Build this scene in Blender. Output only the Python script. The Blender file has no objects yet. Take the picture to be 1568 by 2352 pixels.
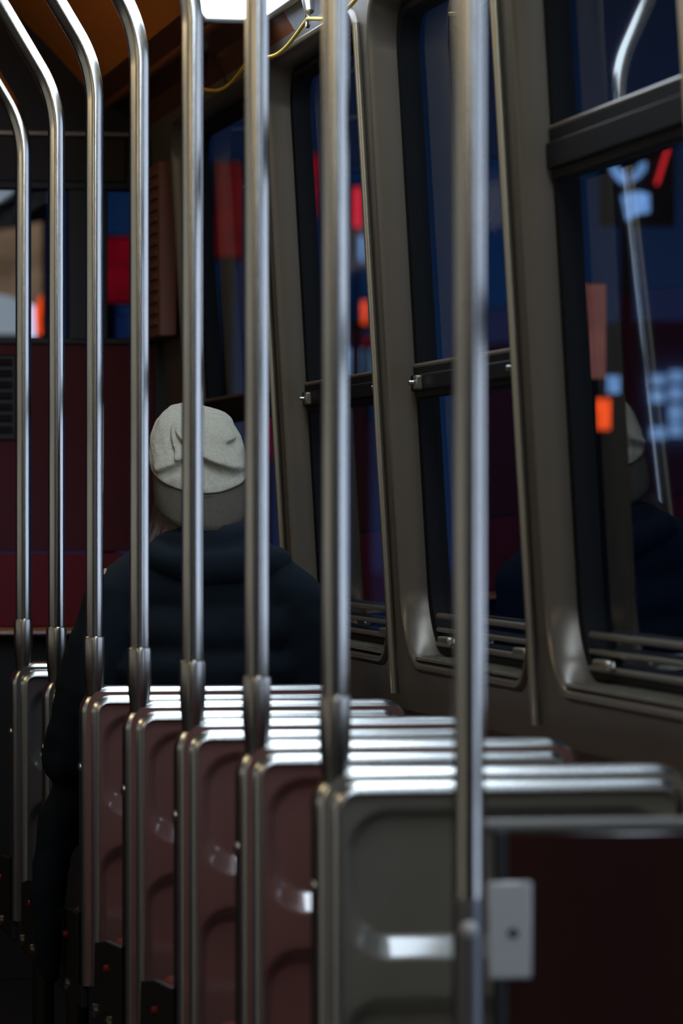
import bpy, bmesh, math, random
from mathutils import Vector, Matrix, noise
random.seed(4)
PI = math.pi
scene = bpy.context.scene
COL = scene.collection

# ------------------------------------------------------------------ camera, world, exposure
CAM_H = 1.312
YAW = math.atan(1774 / 10000)
cam_data = bpy.data.cameras.new('camera')
cam = bpy.data.objects.new('camera', cam_data)
COL.objects.link(cam)
cam.location = (0, 0, CAM_H)
cam.rotation_euler = (PI / 2, 0, -YAW)
cam_data.sensor_fit = 'VERTICAL'
cam_data.sensor_height = 36
cam_data.lens = 36 * 10000 / 2352
cam_data.shift_y = -13 / 2352
cam_data.clip_start = 0.05
cam_data.clip_end = 400
cam_data.dof.use_dof = True
cam_data.dof.focus_distance = 9.2
cam_data.dof.aperture_fstop = 5.0
scene.camera = cam

world = bpy.data.worlds.new('night_sky')
scene.world = world
world.use_nodes = True
bg = world.node_tree.nodes['Background']
bg.inputs[0].default_value = (0.075, 0.30, 1.0, 1)
# blue city glow low in the sky, darker overhead
_nt = world.node_tree
_tc = _nt.nodes.new('ShaderNodeTexCoord')
_sp = _nt.nodes.new('ShaderNodeSeparateXYZ')
_mr = _nt.nodes.new('ShaderNodeMapRange')
_mr.inputs['From Min'].default_value = 0.0
_mr.inputs['From Max'].default_value = 0.14
_mr.inputs['To Min'].default_value = 0.062
_mr.inputs['To Max'].default_value = 0.012
_nt.links.new(_tc.outputs['Generated'], _sp.inputs[0])
_nt.links.new(_sp.outputs['Z'], _mr.inputs['Value'])
_nt.links.new(_mr.outputs[0], bg.inputs[1])

scene.view_settings.view_transform = 'Standard'
scene.view_settings.look = 'None'
scene.view_settings.gamma = 1
scene.view_settings.use_curve_mapping = False
scene.view_settings.exposure = 0.0

LAMP_COOL = 7.0      # emission of the cool strip lamps over the right-hand seats
LAMP_ADDED = 20.0  # unseen warm lamp added over the front to lift ceiling and bulkhead
ADDED_COOL = 1.7      # unseen glowing panes beside the car, added for the pole reflections
ADDED_WARM = 0.45  # unseen warm panes on the left, added for the poles' left bands
LAMP_WARM = 3.0      # emission of the warm strip lamps on the far side of the aisle


# ------------------------------------------------------------------ materials
def mat(name, color, rough=0.5, metal=0.0, bump=0.0, bscale=200.0, stretch=(1, 1, 1), var=0.0, vscale=6.0,
        spec=0.5, coat=0.0, emit=None, estr=0.0, rvar=0.0, aniso=0.0):
    m = bpy.data.materials.new(name)
    m.use_nodes = True
    nt = m.node_tree
    p = nt.nodes['Principled BSDF']
    p.inputs['Base Color'].default_value = (*color, 1)
    p.inputs['Roughness'].default_value = rough
    p.inputs['Metallic'].default_value = metal
    p.inputs['Specular IOR Level'].default_value = spec
    p.inputs['Coat Weight'].default_value = coat
    p.inputs['Coat Roughness'].default_value = 0.10
    p.inputs['Coat IOR'].default_value = 2.1
    p.inputs['Anisotropic'].default_value = aniso
    if emit:
        p.inputs['Emission Color'].default_value = (*emit, 1)
        p.inputs['Emission Strength'].default_value = estr
    tc = nt.nodes.new('ShaderNodeTexCoord')
    mp = nt.nodes.new('ShaderNodeMapping')
    mp.inputs['Scale'].default_value = stretch
    nt.links.new(tc.outputs['Object'], mp.inputs[0])
    if var > 0 or rvar > 0:
        n = nt.nodes.new('ShaderNodeTexNoise')
        n.inputs['Scale'].default_value = vscale
        n.inputs['Detail'].default_value = 6
        nt.links.new(mp.outputs[0], n.inputs['Vector'])
        if var > 0:
            r = nt.nodes.new('ShaderNodeMapRange')
            r.inputs['From Min'].default_value = 0.3
            r.inputs['From Max'].default_value = 0.7
            r.inputs['To Min'].default_value = 1 - var
            r.inputs['To Max'].default_value = 1 + var
            nt.links.new(n.outputs[0], r.inputs['Value'])
            v = nt.nodes.new('ShaderNodeVectorMath')
            v.operation = 'SCALE'
            v.inputs[0].default_value = color
            nt.links.new(r.outputs[0], v.inputs['Scale'])
            nt.links.new(v.outputs[0], p.inputs['Base Color'])
        if rvar > 0:
            r2 = nt.nodes.new('ShaderNodeMapRange')
            r2.inputs['From Min'].default_value = 0.3
            r2.inputs['From Max'].default_value = 0.7
            r2.inputs['To Min'].default_value = max(0.02, rough - rvar)
            r2.inputs['To Max'].default_value = rough + rvar
            nt.links.new(n.outputs[0], r2.inputs['Value'])
            nt.links.new(r2.outputs[0], p.inputs['Roughness'])
    if bump > 0:
        n2 = nt.nodes.new('ShaderNodeTexNoise')
        n2.inputs['Scale'].default_value = bscale
        n2.inputs['Detail'].default_value = 3
        nt.links.new(mp.outputs[0], n2.inputs['Vector'])
        b = nt.nodes.new('ShaderNodeBump')
        b.inputs['Strength'].default_value = bump
        b.inputs['Distance'].default_value = 0.002
        nt.links.new(n2.outputs[0], b.inputs['Height'])
        nt.links.new(b.outputs[0], p.inputs['Normal'])
    return m


def glow(name, color, strength, streak=0.0, scale=(30, 30, 3)):
    """something that gives off light; streak breaks it into lamp rows or tubes"""
    m = bpy.data.materials.new(name)
    m.use_nodes = True
    nt = m.node_tree
    nt.nodes.remove(nt.nodes['Principled BSDF'])
    out = nt.nodes['Material Output']
    e = nt.nodes.new('ShaderNodeEmission')
    e.inputs[0].default_value = (*color, 1)
    e.inputs[1].default_value = strength
    if streak > 0:
        tc = nt.nodes.new('ShaderNodeTexCoord')
        mp = nt.nodes.new('ShaderNodeMapping')
        mp.inputs['Scale'].default_value = scale
        n = nt.nodes.new('ShaderNodeTexNoise')
        n.inputs['Scale'].default_value = 1.0
        n.inputs['Detail'].default_value = 2
        r = nt.nodes.new('ShaderNodeMapRange')
        r.inputs['From Min'].default_value = 0.38
        r.inputs['From Max'].default_value = 0.62
        r.inputs['To Min'].default_value = strength * (1 - streak)
        r.inputs['To Max'].default_value = strength * (1 + streak * 0.6)
        nt.links.new(tc.outputs['Object'], mp.inputs[0])
        nt.links.new(mp.outputs[0], n.inputs['Vector'])
        nt.links.new(n.outputs[0], r.inputs['Value'])
        nt.links.new(r.outputs[0], e.inputs[1])
    nt.links.new(e.outputs[0], out.inputs[0])
    return m


def glass_mat(name, tint=(0.90, 0.94, 0.97)):
    m = bpy.data.materials.new(name)
    m.use_nodes = True
    nt = m.node_tree
    nt.nodes.remove(nt.nodes['Principled BSDF'])
    out = nt.nodes['Material Output']
    t = nt.nodes.new('ShaderNodeBsdfTransparent')
    t.inputs[0].default_value = (*tint, 1)
    g = nt.nodes.new('ShaderNodeBsdfGlossy')
    g.inputs['Color'].default_value = (0.9, 0.95, 1, 1)
    g.inputs['Roughness'].default_value = 0.02
    fr = nt.nodes.new('ShaderNodeFresnel')
    fr.inputs['IOR'].default_value = 1.45
    mx = nt.nodes.new('ShaderNodeMixShader')
    # the inner side of each face passes light straight on, so the pane mirrors like a thin sheet
    geo = nt.nodes.new('ShaderNodeNewGeometry')
    inv = nt.nodes.new('ShaderNodeMath')
    inv.operation = 'SUBTRACT'
    inv.inputs[0].default_value = 1.0
    mul = nt.nodes.new('ShaderNodeMath')
    mul.operation = 'MULTIPLY'
    nt.links.new(geo.outputs['Backfacing'], inv.inputs[1])
    nt.links.new(fr.outputs[0], mul.inputs[0])
    nt.links.new(inv.outputs[0], mul.inputs[1])
    nt.links.new(mul.outputs[0], mx.inputs[0])
    nt.links.new(t.outputs[0], mx.inputs[1])
    nt.links.new(g.outputs[0], mx.inputs[2])
    nt.links.new(mx.outputs[0], out.inputs[0])
    return m


M = {}
M['pole'] = mat('brushed_steel_tube', (0.58, 0.56, 0.52), 0.18, 1.0, bump=0.04, bscale=60, stretch=(6, 6, 0.4))
M['collar'] = mat('steel_collar', (0.50, 0.48, 0.44), 0.24, 1.0, bump=0.05, bscale=90)
M['trim'] = mat('polished_seat_trim', (0.74, 0.74, 0.72), 0.25, 1.0, bump=0.04, bscale=80)
M['shell_olive'] = mat('olive_grey_seat_shell', (0.24, 0.222, 0.185), 0.32, 0.1, coat=1.0, bump=0.10, bscale=900, var=0.08)
M['shell_maroon'] = mat('maroon_seat_shell', (0.235, 0.115, 0.098), 0.32, 0.1, coat=1.0, bump=0.10, bscale=900, var=0.10)  # reflection of the red cushions put into the shell colour
M['shell_grey'] = mat('grey_seat_shell', (0.085, 0.080, 0.078), 0.32, 0.1, coat=1.0, bump=0.10, bscale=900, var=0.08)
M['vinyl'] = mat('red_vinyl', (0.16, 0.010, 0.014), 0.42, 0, bump=0.25, bscale=500)
M['dark_metal'] = mat('dark_painted_metal', (0.022, 0.024, 0.028), 0.42, 0.2, bump=0.08, bscale=400)
M['bolt'] = mat('bright_bolt', (0.8, 0.78, 0.70), 0.16, 1.0)
M['wall'] = mat('taupe_wall_panel', (0.105, 0.088, 0.070), 0.42, 0.0, bump=0.12, bscale=700, var=0.06)
M['wall_low'] = mat('maroon_lower_wall', (0.040, 0.020, 0.017), 0.40, 0.0, bump=0.10, bscale=600, var=0.10)
M['bead'] = mat('tan_metal_bead', (0.50, 0.46, 0.36), 0.30, 0.9)
M['reveal'] = mat('taupe_window_surround', (0.14, 0.118, 0.092), 0.28, 0.35, bump=0.05, bscale=400)
M['sash'] = mat('black_window_sash', (0.0035, 0.004, 0.005), 0.6, 0.0, spec=0.15, bump=0.05, bscale=300)
M['sash_edge'] = mat('worn_sash_edge', (0.30, 0.27, 0.22), 0.35, 0.8)
M['grille'] = mat('ribbed_heater_grille', (0.26, 0.24, 0.19), 0.38, 0.6, var=0.15, vscale=25)
M['glass'] = glass_mat('window_glass')
M['floor'] = mat('dark_rubber_floor', (0.012, 0.012, 0.014), 0.55, 0, bump=0.3, bscale=150)
M['ceil'] = mat('cream_ceiling', (0.20, 0.16, 0.11), 0.45, 0, bump=0.05, var=0.05)
M['orange'] = mat('orange_ceiling_panel', (0.62, 0.20, 0.022), 0.45, 0, bump=0.08, bscale=500, var=0.06)
M['brown'] = mat('brown_ceiling_moulding', (0.17, 0.048, 0.014), 0.40, 0, bump=0.08, bscale=500, var=0.08)
M['red_panel'] = mat('dark_red_bulkhead', (0.18, 0.014, 0.026), 0.55, 0, spec=0.25, bump=0.08, bscale=500, var=0.08)
M['maroon_panel'] = mat('maroon_bulkhead', (0.105, 0.022, 0.032), 0.6, 0, spec=0.2, bump=0.08, bscale=500, var=0.08)
M['black'] = mat('black_panel', (0.010, 0.010, 0.012), 0.45, 0, bump=0.10, bscale=500)
M['mesh_grille'] = mat('black_speaker_mesh', (0.020, 0.020, 0.020), 0.5, 0.2, bump=0.8, bscale=260)
M['ledge'] = mat('orange_brown_ledge', (0.48, 0.19, 0.09), 0.35, 0, var=0.1)
M['grey_panel'] = mat('grey_cove_panel', (0.33, 0.35, 0.40), 0.38, 0.1, bump=0.05, bscale=500)
M['cord'] = mat('yellow_cord', (0.75, 0.50, 0.05), 0.5, 0, bump=0.4, bscale=900)
M['lamp_frame'] = mat('lamp_frame_metal', (0.45, 0.45, 0.45), 0.3, 0.9)
M['lamp_cool'] = glow('cool_lamp_diffuser', (0.74, 0.87, 1.0), LAMP_COOL)
M['lamp_warm'] = glow('warm_lamp_diffuser', (1.0, 0.80, 0.50), LAMP_WARM)
M['lamp_dome'] = glow('dome_lamp_diffuser', (1.0, 0.62, 0.32), LAMP_ADDED)
M['partition'] = mat('dark_glossy_partition', (0.034, 0.011, 0.009), 0.12, 0, coat=0.3)
M['rail'] = mat('dull_painted_rail', (0.16, 0.15, 0.135), 0.5, 0.2)
M['sleeve'] = mat('dark_steel_sleeve', (0.20, 0.20, 0.21), 0.38, 1.0, bump=0.05, bscale=90)
M['screw'] = mat('dull_screw', (0.42, 0.40, 0.34), 0.38, 1.0)
M['plate'] = mat('white_steel_plate', (0.62, 0.62, 0.62), 0.35, 0.3, bump=0.04, bscale=300)
M['hole'] = mat('black_hole', (0.004, 0.004, 0.005), 0.6)
M['red_plastic'] = mat('red_plastic_button', (0.30, 0.012, 0.012), 0.35)
M['louvre'] = mat('brown_louvre_panel', (0.19, 0.085, 0.062), 0.6, 0, spec=0.2, bump=0.1, bscale=200)
M['skin'] = mat('skin', (0.45, 0.26, 0.18), 0.5, 0, bump=0.1, bscale=400)
M['hair'] = mat('brown_hair', (0.050, 0.026, 0.023), 0.5, 0, bump=0.6, bscale=120, stretch=(6, 6, 0.6))
M['coat'] = mat('navy_black_coat', (0.0026, 0.0078, 0.0140), 0.85, 0, bump=0.35, bscale=350, spec=0.25)
M['trousers'] = mat('dark_trousers', (0.012, 0.013, 0.017), 0.8, 0, bump=0.3, bscale=300)
M['shoe'] = mat('black_shoe', (0.010, 0.010, 0.010), 0.4)
M['wool'] = mat('beige_wool', (0.38, 0.36, 0.29), 0.85, 0, bump=0.9, bscale=260, stretch=(1.6, 1.6, 0.7), var=0.10, vscale=90, spec=0.2)
M['wool_cuff'] = mat('taupe_wool_cuff', (0.085, 0.075, 0.058), 0.9, 0, bump=0.9, bscale=240, stretch=(1.8, 1.8, 0.4), var=0.08, vscale=90, spec=0.15)  # cuff colour darkened for the shade under the overhead lamp
M['asphalt'] = mat('asphalt', (0.02, 0.02, 0.024), 0.16, 0, bump=0.05, bscale=20)
M['facade'] = mat('dark_facade', (0.16, 0.22, 0.34), 0.7, 0, var=0.2, vscale=1.5)
M['sign_box'] = mat('black_sign_box', (0.010, 0.010, 0.012), 0.5)


# ------------------------------------------------------------------ mesh helpers
class MB:
    def __init__(self):
        self.v, self.f, self.mi = [], [], []

    def add(self, verts, faces, mi=0):
        o = len(self.v)
        self.v += [tuple(p) for p in verts]
        self.f += [tuple(i + o for i in f) for f in faces]
        self.mi += [mi] * len(faces)
        return self

    def box(self, x0, x1, y0, y1, z0, z1, mi=0):
        v = [(x, y, z) for z in (z0, z1) for y in (y0, y1) for x in (x0, x1)]
        return self.add(v, [(0, 2, 3, 1), (4, 5, 7, 6), (0, 1, 5, 4), (2, 6, 7, 3), (0, 4, 6, 2), (1, 3, 7, 5)], mi)

    def tube(self, pts, r, seg=20, cap=True, mi=0):
        pts = [Vector(p) for p in pts]
        rad = r if isinstance(r, (list, tuple)) else [r] * len(pts)
        n = len(pts)
        t0 = (pts[1] - pts[0]).normalized()
        up = Vector((0, 0, 1)) if abs(t0.z) < 0.9 else Vector((1, 0, 0))
        u = t0.cross(up).normalized()
        V = []
        for i in range(n):
            t = (pts[min(i + 1, n - 1)] - pts[max(i - 1, 0)]).normalized()
            u = (u - t * u.dot(t)).normalized()
            w = t.cross(u)
            for k in range(seg):
                a = 2 * PI * k / seg
                V.append(pts[i] + (u * math.cos(a) + w * math.sin(a)) * rad[i])
        F = []
        for i in range(n - 1):
            for k in range(seg):
                a, b = i * seg + k, i * seg + (k + 1) % seg
                F.append((a, b, b + seg, a + seg))
        if cap:
            F.append(tuple(reversed(range(seg))))
            F.append(tuple((n - 1) * seg + k for k in range(seg)))
        return self.add(V, F, mi)

    def grid(self, rows, closed=False, mi=0):
        n = len(rows[0])
        V = [p for r in rows for p in r]
        F = []
        for i in range(len(rows) - 1):
            for k in range(n if closed else n - 1):
                a, b = i * n + k, i * n + (k + 1) % n
                F.append((a, b, b + n, a + n))
        return self.add(V, F, mi)

    def build(self, name, mats, parent=None, smooth=True, bevel=0.0, bseg=2, sub=0, angle=40, loc=None):
        me = bpy.data.meshes.new(name)
        me.from_pydata(self.v, [], self.f)
        bm = bmesh.new()
        bm.from_mesh(me)
        bmesh.ops.recalc_face_normals(bm, faces=bm.faces)
        for f in bm.faces:
            f.smooth = smooth
        if smooth:
            for e in bm.edges:
                if len(e.link_faces) == 2 and e.calc_face_angle(0) > math.radians(angle):
                    e.smooth = False
        bm.to_mesh(me)
        bm.free()
        for m in (mats if isinstance(mats, (list, tuple)) else [mats]):
            me.materials.append(m)
        if any(self.mi):
            me.polygons.foreach_set('material_index', self.mi)
        o = bpy.data.objects.new(name, me)
        COL.objects.link(o)
        if parent:
            o.parent = parent
        if loc:
            o.location = loc
        if bevel > 0:
            b = o.modifiers.new('edge', 'BEVEL')
            b.width = bevel
            b.segments = bseg
            b.limit_method = 'ANGLE'
            b.angle_limit = math.radians(40)
            b.harden_normals = False
        if sub:
            s = o.modifiers.new('smooth', 'SUBSURF')
            s.levels = s.render_levels = sub
        return o


def tag(o, label=None, cat=None, group=None, kind=None):
    if label: o['label'] = label
    if cat: o['category'] = cat
    if group: o['group'] = group
    if kind: o['kind'] = kind
    return o


def empty(name, loc, rz=0.0):
    o = bpy.data.objects.new(name, None)
    COL.objects.link(o)
    o.location = loc
    o.rotation_euler = (0, 0, rz)
    o.empty_display_size = 0.1
    return o


def copy_tree(o, parent=None, kids=None):
    c = o.copy()
    COL.objects.link(c)
    if parent:
        c.parent = parent
    for ch in list(o.children):
        copy_tree(ch, c)
    return c


def smoothstep(a, b, x):
    t = min(1, max(0, (x - a) / (b - a)))
    return t * t * (3 - 2 * t)


def rr_sdf(x, z, cx, cz, hx, hz, r):
    qx, qz = abs(x - cx) - hx + r, abs(z - cz) - hz + r
    return math.hypot(max(qx, 0), max(qz, 0)) + min(max(qx, qz), 0) - r


# ------------------------------------------------------------------ the car body
Y_FRONT, Y_BACK = 12.0, -3.6
Z_TOP = 2.37


def xw(z):
    return 1.65 - 0.058 * (z - 1.312)


PITCH = 1.285
FAR_EDGES = [12.60, 10.08, 8.765, 7.44, 6.17, 4.93, 3.64, 2.35, 1.06, -0.23, -1.52, -2.81]
PIL = 0.11
# openings between pillars, from the front of the car to the rear
OPEN = []
for i in range(1, len(FAR_EDGES)):
    y0 = FAR_EDGES[i] + 0.012
    y1 = (FAR_EDGES[i - 1] - PIL) if i > 1 else 11.58
    OPEN.append((y0, y1))
Z0, Z1 = 0.985, 2.345
R0, R1 = 0.15, 0.10


DOORS = {(y0, y1) for y0, y1 in OPEN if 2.0 < y0 < 4.5}     # the two leaves of the door behind the partition


def outline(y0, y1, z0, z1, inset=0.0, n=10):
    if z0 == Z0 and (y0, y1) in DOORS:
        z0 = 0.06
    y0, y1, z0, z1 = y0 + inset, y1 - inset, z0 + inset, z1 - inset
    hw = (y1 - y0) / 2
    pts = []
    rb, rt = min(max(R0 - inset * 0.5, 0.03), hw * 0.95), min(max(R1 - inset * 0.5, 0.03), hw * 0.95)
    for (cy, cz, r, a0) in ((y1 - rt, z1 - rt, rt, 0), (y0 + rt, z1 - rt, rt, 90), (y0 + rb, z0 + rb, rb, 180), (y1 - rb, z0 + rb, rb, 270)):
        for k in range(n + 1):
            a = math.radians(a0 + 90 * k / n)
            pts.append((cy + r * math.cos(a), cz + r * math.sin(a)))
    return pts


def build_wall(name, sgn):
    w = MB()
    zb, zt = 0.90, 2.362

    def P(y, z, d=0.0):
        return (sgn * (xw(z) + d), y, z)
    edges = [Y_FRONT] + [(OPEN[i][0] + OPEN[i + 1][1]) / 2 for i in range(len(OPEN) - 1)] + [Y_BACK]
    for (y0, y1), ya, yb in zip(OPEN, edges[1:], edges[:-1]):
        o = outline(y0, y1, Z0, Z1)
        zb = 0.0 if (y0, y1) in DOORS else 0.90
        cy, cz = (y0 + y1) / 2, ((0.06 if zb == 0 else Z0) + Z1) / 2
        B = []
        for (y, z) in o:
            dy, dz = y - cy, z - cz
            s = 1e9
            if dy > 1e-9: s = min(s, (yb - cy) / dy)
            if dy < -1e-9: s = min(s, (ya - cy) / dy)
            if dz > 1e-9: s = min(s, (zt - cz) / dz)
            if dz < -1e-9: s = min(s, (zb - cz) / dz)
            B.append([cy + dy * s, cz + dz * s])
        for (yc, zc) in ((ya, zb), (ya, zt), (yb, zb), (yb, zt)):
            k = min(range(len(B)), key=lambda i: (B[i][0] - yc) ** 2 + (B[i][1] - zc) ** 2)
            B[k] = [yc, zc]
        w.grid([[P(y, z) for y, z in B], [P(y, z) for y, z in o]], closed=True)
    w.grid([[P(Y_BACK, zt), P(Y_FRONT, zt)], [P(Y_BACK, Z_TOP), P(Y_FRONT, Z_TOP)]])
    for (y0, y1), ya, yb in zip(OPEN, edges[1:], edges[:-1]):
        if (y0, y1) not in DOORS:
            w.grid([[P(ya, 0.0), P(yb, 0.0)], [P(ya, 0.90), P(yb, 0.90)]], mi=1)
    return tag(w.build(name, [M['wall'], M['wall_low']], angle=25), kind='structure')


build_wall('wall_right', 1)
build_wall('wall_left', -1)


def window(idx, sgn, y0, y1, rail_z, rail_h, detail=True):
    root = tag(empty(('door_%d' if (y0, y1) in DOORS else 'window_%d') % idx, (sgn * xw(Z0), (y0 + y1) / 2, Z0)), kind='structure')
    ox, oy, oz = root.location

    def P(y, z, d):
        return (sgn * (xw(z) + d) - ox, y - oy, z - oz)
    # rounded steel surround running from the wall face out to the sash
    prof = [(-0.006, 0.002), (0.000, -0.007), (0.006, -0.010), (0.013, -0.006), (0.018, 0.004), (0.023, 0.020), (0.027, 0.040), (0.029, 0.062)]
    m = MB()
    m.grid([[P(y, z, d) for y, z in outline(y0, y1, Z0, Z1, s)] for s, d in prof], closed=True)
    m.build('window_frame', M['reveal'], root, angle=80)
    # sash: outer ring, lower rail steps, middle rail
    i0, i1 = 0.027, 0.048
    m = MB()
    ring = [(i0, 0.050), (i0 + 0.005, 0.046), (i1 - 0.005, 0.046), (i1, 0.050), (i1, 0.090), (i0, 0.090)]
    m.grid([[P(y, z, d) for y, z in outline(y0, y1, Z0, Z1, s)] for s, d in ring + ring[:1]], closed=True)
    m.build('window_sash', M['sash'], root, angle=50)
    ya, yb = y0 + i1 - 0.004, y1 - i1 + 0.004
    m = MB()
    for za, zb, d0, d1 in ((rail_z - rail_h / 2, rail_z + rail_h / 2, 0.040, 0.070),
                           (rail_z - rail_h * 0.30, rail_z + rail_h * 0.22, 0.033, 0.042)):
        V = [P(y, z, d) for z in (za, zb) for d in (d0, d1) for y in (ya, yb)]
        m.add(V, [(0, 1, 3, 2), (4, 6, 7, 5), (0, 4, 5, 1), (2, 3, 7, 6), (0, 2, 6, 4), (1, 5, 7, 3)])
    m.build('sash_rail', M['sash'], root, bevel=0.004)
    m = MB()
    m.tube([P(ya, rail_z + rail_h / 2, 0.044), P(yb, rail_z + rail_h / 2, 0.044)], 0.005, 8)
    m.build('rail_edge', M['sash_edge'], root)
    # lower sash bars, lying on the sill like steps
    for za, d, r in ((Z0 + 0.052, 0.050, 0.006), (Z0 + 0.080, 0.052, 0.005), (Z0 + 0.108, 0.054, 0.006)) if (y0, y1) not in DOORS else ((0.16, 0.05, 0.008), (0.95, 0.05, 0.012)):
        MB().tube([P(ya + 0.05, za, d), P(yb - 0.05, za, d)], r, 8).build('sash_bar', M['sash_edge'], root)
    # pane
    m = MB()
    o = outline(y0, y1, Z0, Z1, i1 - 0.006)
    n = len(o)
    V = [P(y, z, 0.074) for y, z in o] + [P(y, z, 0.079) for y, z in o]
    m.add(V, [tuple(range(n)), tuple(reversed(range(n, 2 * n)))] + [(k, (k + 1) % n, n + (k + 1) % n, n + k) for k in range(n)])
    m.build('window_pane', M['glass'], root, smooth=False)
    if not detail:
        return root
    # ribbed heater grille on the sill
    m = MB()
    ga, gb = y0 + 0.12, y1 - 0.12
    zz = Z0 + 0.021
    V = [P(y, z, d) for z in (zz, zz + 0.006) for d in (-0.004, 0.050) for y in (ga, gb)]
    m.add(V, [(0, 1, 3, 2), (4, 6, 7, 5), (0, 4, 5, 1), (2, 3, 7, 6), (0, 2, 6, 4), (1, 5, 7, 3)])
    k = ga + 0.02
    while k < gb - 0.05:
        m.tube([P(k, zz + 0.007, 0.000), P(k + 0.03, zz + 0.007, 0.046)], 0.0035, 6)
        k += 0.026
    m.build('sill_grille', M['grille'], root)
    # spring latches on the rail and catches on the lower sash
    for yy in ((ya + 0.10, yb - 0.10) if rail_z < 1.8 else ()):
        V = MB()
        c = P(yy, rail_z - rail_h * 0.05, 0.030)
        V.box(c[0] - 0.008, c[0] + 0.008, c[1] - 0.016, c[1] + 0.016, c[2] - 0.014, c[2] + 0.014)
        la = V.build('window_latch', M['sash_edge'], root, bevel=0.003)
        k2 = MB().tube([(c[0] - sgn * 0.010, c[1], c[2]), (c[0] - sgn * 0.020, c[1], c[2])], 0.005, 10)
        k2.build('latch_knob', M['bolt'], la)
    for yy in (ya + 0.22, yb - 0.20):
        c = P(yy, Z0 + 0.062, 0.036)
        MB().box(c[0] - 0.008, c[0] + 0.008, c[1] - 0.05, c[1] + 0.05, c[2] - 0.008, c[2] + 0.008).build('sash_catch', M['bead'], root, bevel=0.004)
    return root


WIN = 0
for i, (y0, y1) in enumerate(OPEN):
    WIN += 1
    rz, rh = (1.915, 0.09) if i == 3 else (1.562, 0.064)
    window(WIN, 1, y0, y1, rz, rh, detail=(i < 6 and (y0, y1) not in DOORS))
for i, (y0, y1) in enumerate(OPEN):
    WIN += 1
    window(WIN, -1, y0, y1, 1.562, 0.064, detail=False)

# vertical beads along the far edge of each pillar
TRIM = 0
for fe in FAR_EDGES[1:7]:
    TRIM += 1
    pts = [(xw(z) - 0.010, fe - 0.012, z) for z in [0.93 + (2.30 - 0.93) * k / 12 for k in range(13)]]
    tag(MB().tube(pts, 0.0085, 10).build('trim_%d' % TRIM, M['bead']), kind='structure')

# floor, vaulted ceiling, end walls
tag(MB().box(-1.75, 1.75, Y_BACK - 0.06, Y_FRONT + 0.08, -0.04, 0.0).build('floor', M['floor'], smooth=False), kind='structure')
VAULT = [(1.5886, 2.37), (1.560, 2.418), (1.478, 2.434), (1.414, 2.467), (1.307, 2.584), (1.189, 2.70), (0.95, 2.83), (0.5, 2.92), (0.0, 2.94)]
full = VAULT + [(-x, z) for x, z in reversed(VAULT[:-1])]
m = MB()
YS = [Y_BACK, 9.55, 9.85, Y_FRONT]
for ya, yb in zip(YS[:-1], YS[1:]):
    for k in range(len(full) - 1):
        a, b = full[k], full[k + 1]
        mi = 0
        far = ya > 9.0
        if far and 3 <= k <= 5: mi = 1
        if far and k <= 2: mi = 2
        if not far and k == 0: mi = 3
        m.add([(a[0], ya, a[1]), (b[0], ya, b[1]), (b[0], yb, b[1]), (a[0], yb, a[1])], [(0, 1, 2, 3)], mi)
tag(m.build('ceiling', [M['ceil'], M['orange'], M['brown'], M['grey_panel']], angle=60), kind='structure')
# moulding between the orange cove and the window header
TRIM += 1
MB_ = MB()
MB_.tube([(1.474, Y_BACK, 2.428), (1.474, Y_FRONT, 2.428)], 0.012, 10)
tag(MB_.build('trim_%d' % TRIM, M['brown']), kind='structure')

# rear end wall
m = MB()
m.box(-1.7, 1.7, Y_BACK - 0.06, Y_BACK, 0, 2.96)
tag(m.build('wall_back', M['wall'], smooth=False), kind='structure')

# front bulkhead with its window
YF = Y_FRONT
m = MB()
for (x0, x1, z0, z1, mi, dy) in (
        (-1.70, 1.62, 0.98, 1.183, 1, 0.0),      # red lower board
        (-1.70, 1.62, 1.187, 1.773, 2, 0.006),   # maroon upper board
        (-1.70, 1.70, 0.0, 0.98, 0, 0.05),       # dark base
        (-1.70, 1.70, 2.190, 2.96, 0, 0.0),      # header
        (1.362, 1.470, 1.773, 2.190, 0, -0.01),  # window post
        (1.600, 1.70, 0.98, 2.190, 0, -0.02),    # corner post
        (-1.70, 0.70, 1.773, 2.190, 0, 0.0)):
    m.box(x0, x1, YF + dy, YF + 0.08, z0, z1, mi)
tag(m.build('wall_front', [M['black'], M['red_panel'], M['maroon_panel']], smooth=False, bevel=0.003), kind='structure')
wf = tag(empty('window_%d' % (WIN + 1), (1.03, YF + 0.04, 1.773)), kind='structure')
for name, x0, x1 in (('window_pane', 0.70, 1.362), ('window_pane', 1.470, 1.60)):
    MB().box(x0 - 1.03, x1 - 1.03, 0, 0.005, 0, 0.417).build(name, M['glass'], wf, smooth=False)
MB().box(0.70 - 1.03, 1.60 - 1.03, -0.045, -0.015, -0.012, 0.006).build('window_sill', M['black'], wf, bevel=0.003)
TRIM += 1
tag(MB().box(-1.6, 1.60, YF - 0.07, YF + 0.03, 0.955, 0.978).build('trim_%d' % TRIM, M['ledge'], bevel=0.006), kind='structure')
TRIM += 1
tag(MB().tube([(-1.6, YF - 0.075, 0.963), (1.60, YF - 0.075, 0.963)], 0.006, 8).build('trim_%d' % TRIM, M['trim']), kind='structure')

# speaker grille in the header
sp = empty('speaker_grille', (1.30, YF - 0.012, 2.21))
tag(sp, 'black mesh speaker grille in the header over the front window', 'speaker')
MB().box(-0.25, 0.22, 0, 0.012, 0, 0.125).build('mesh_panel', M['mesh_grille'], sp, bevel=0.003)
m = MB()
m.box(-0.26, 0.23, -0.008, 0.012, 0.125, 0.140)
m.build('top_rail', M['sash_edge'], sp, bevel=0.003)

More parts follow.
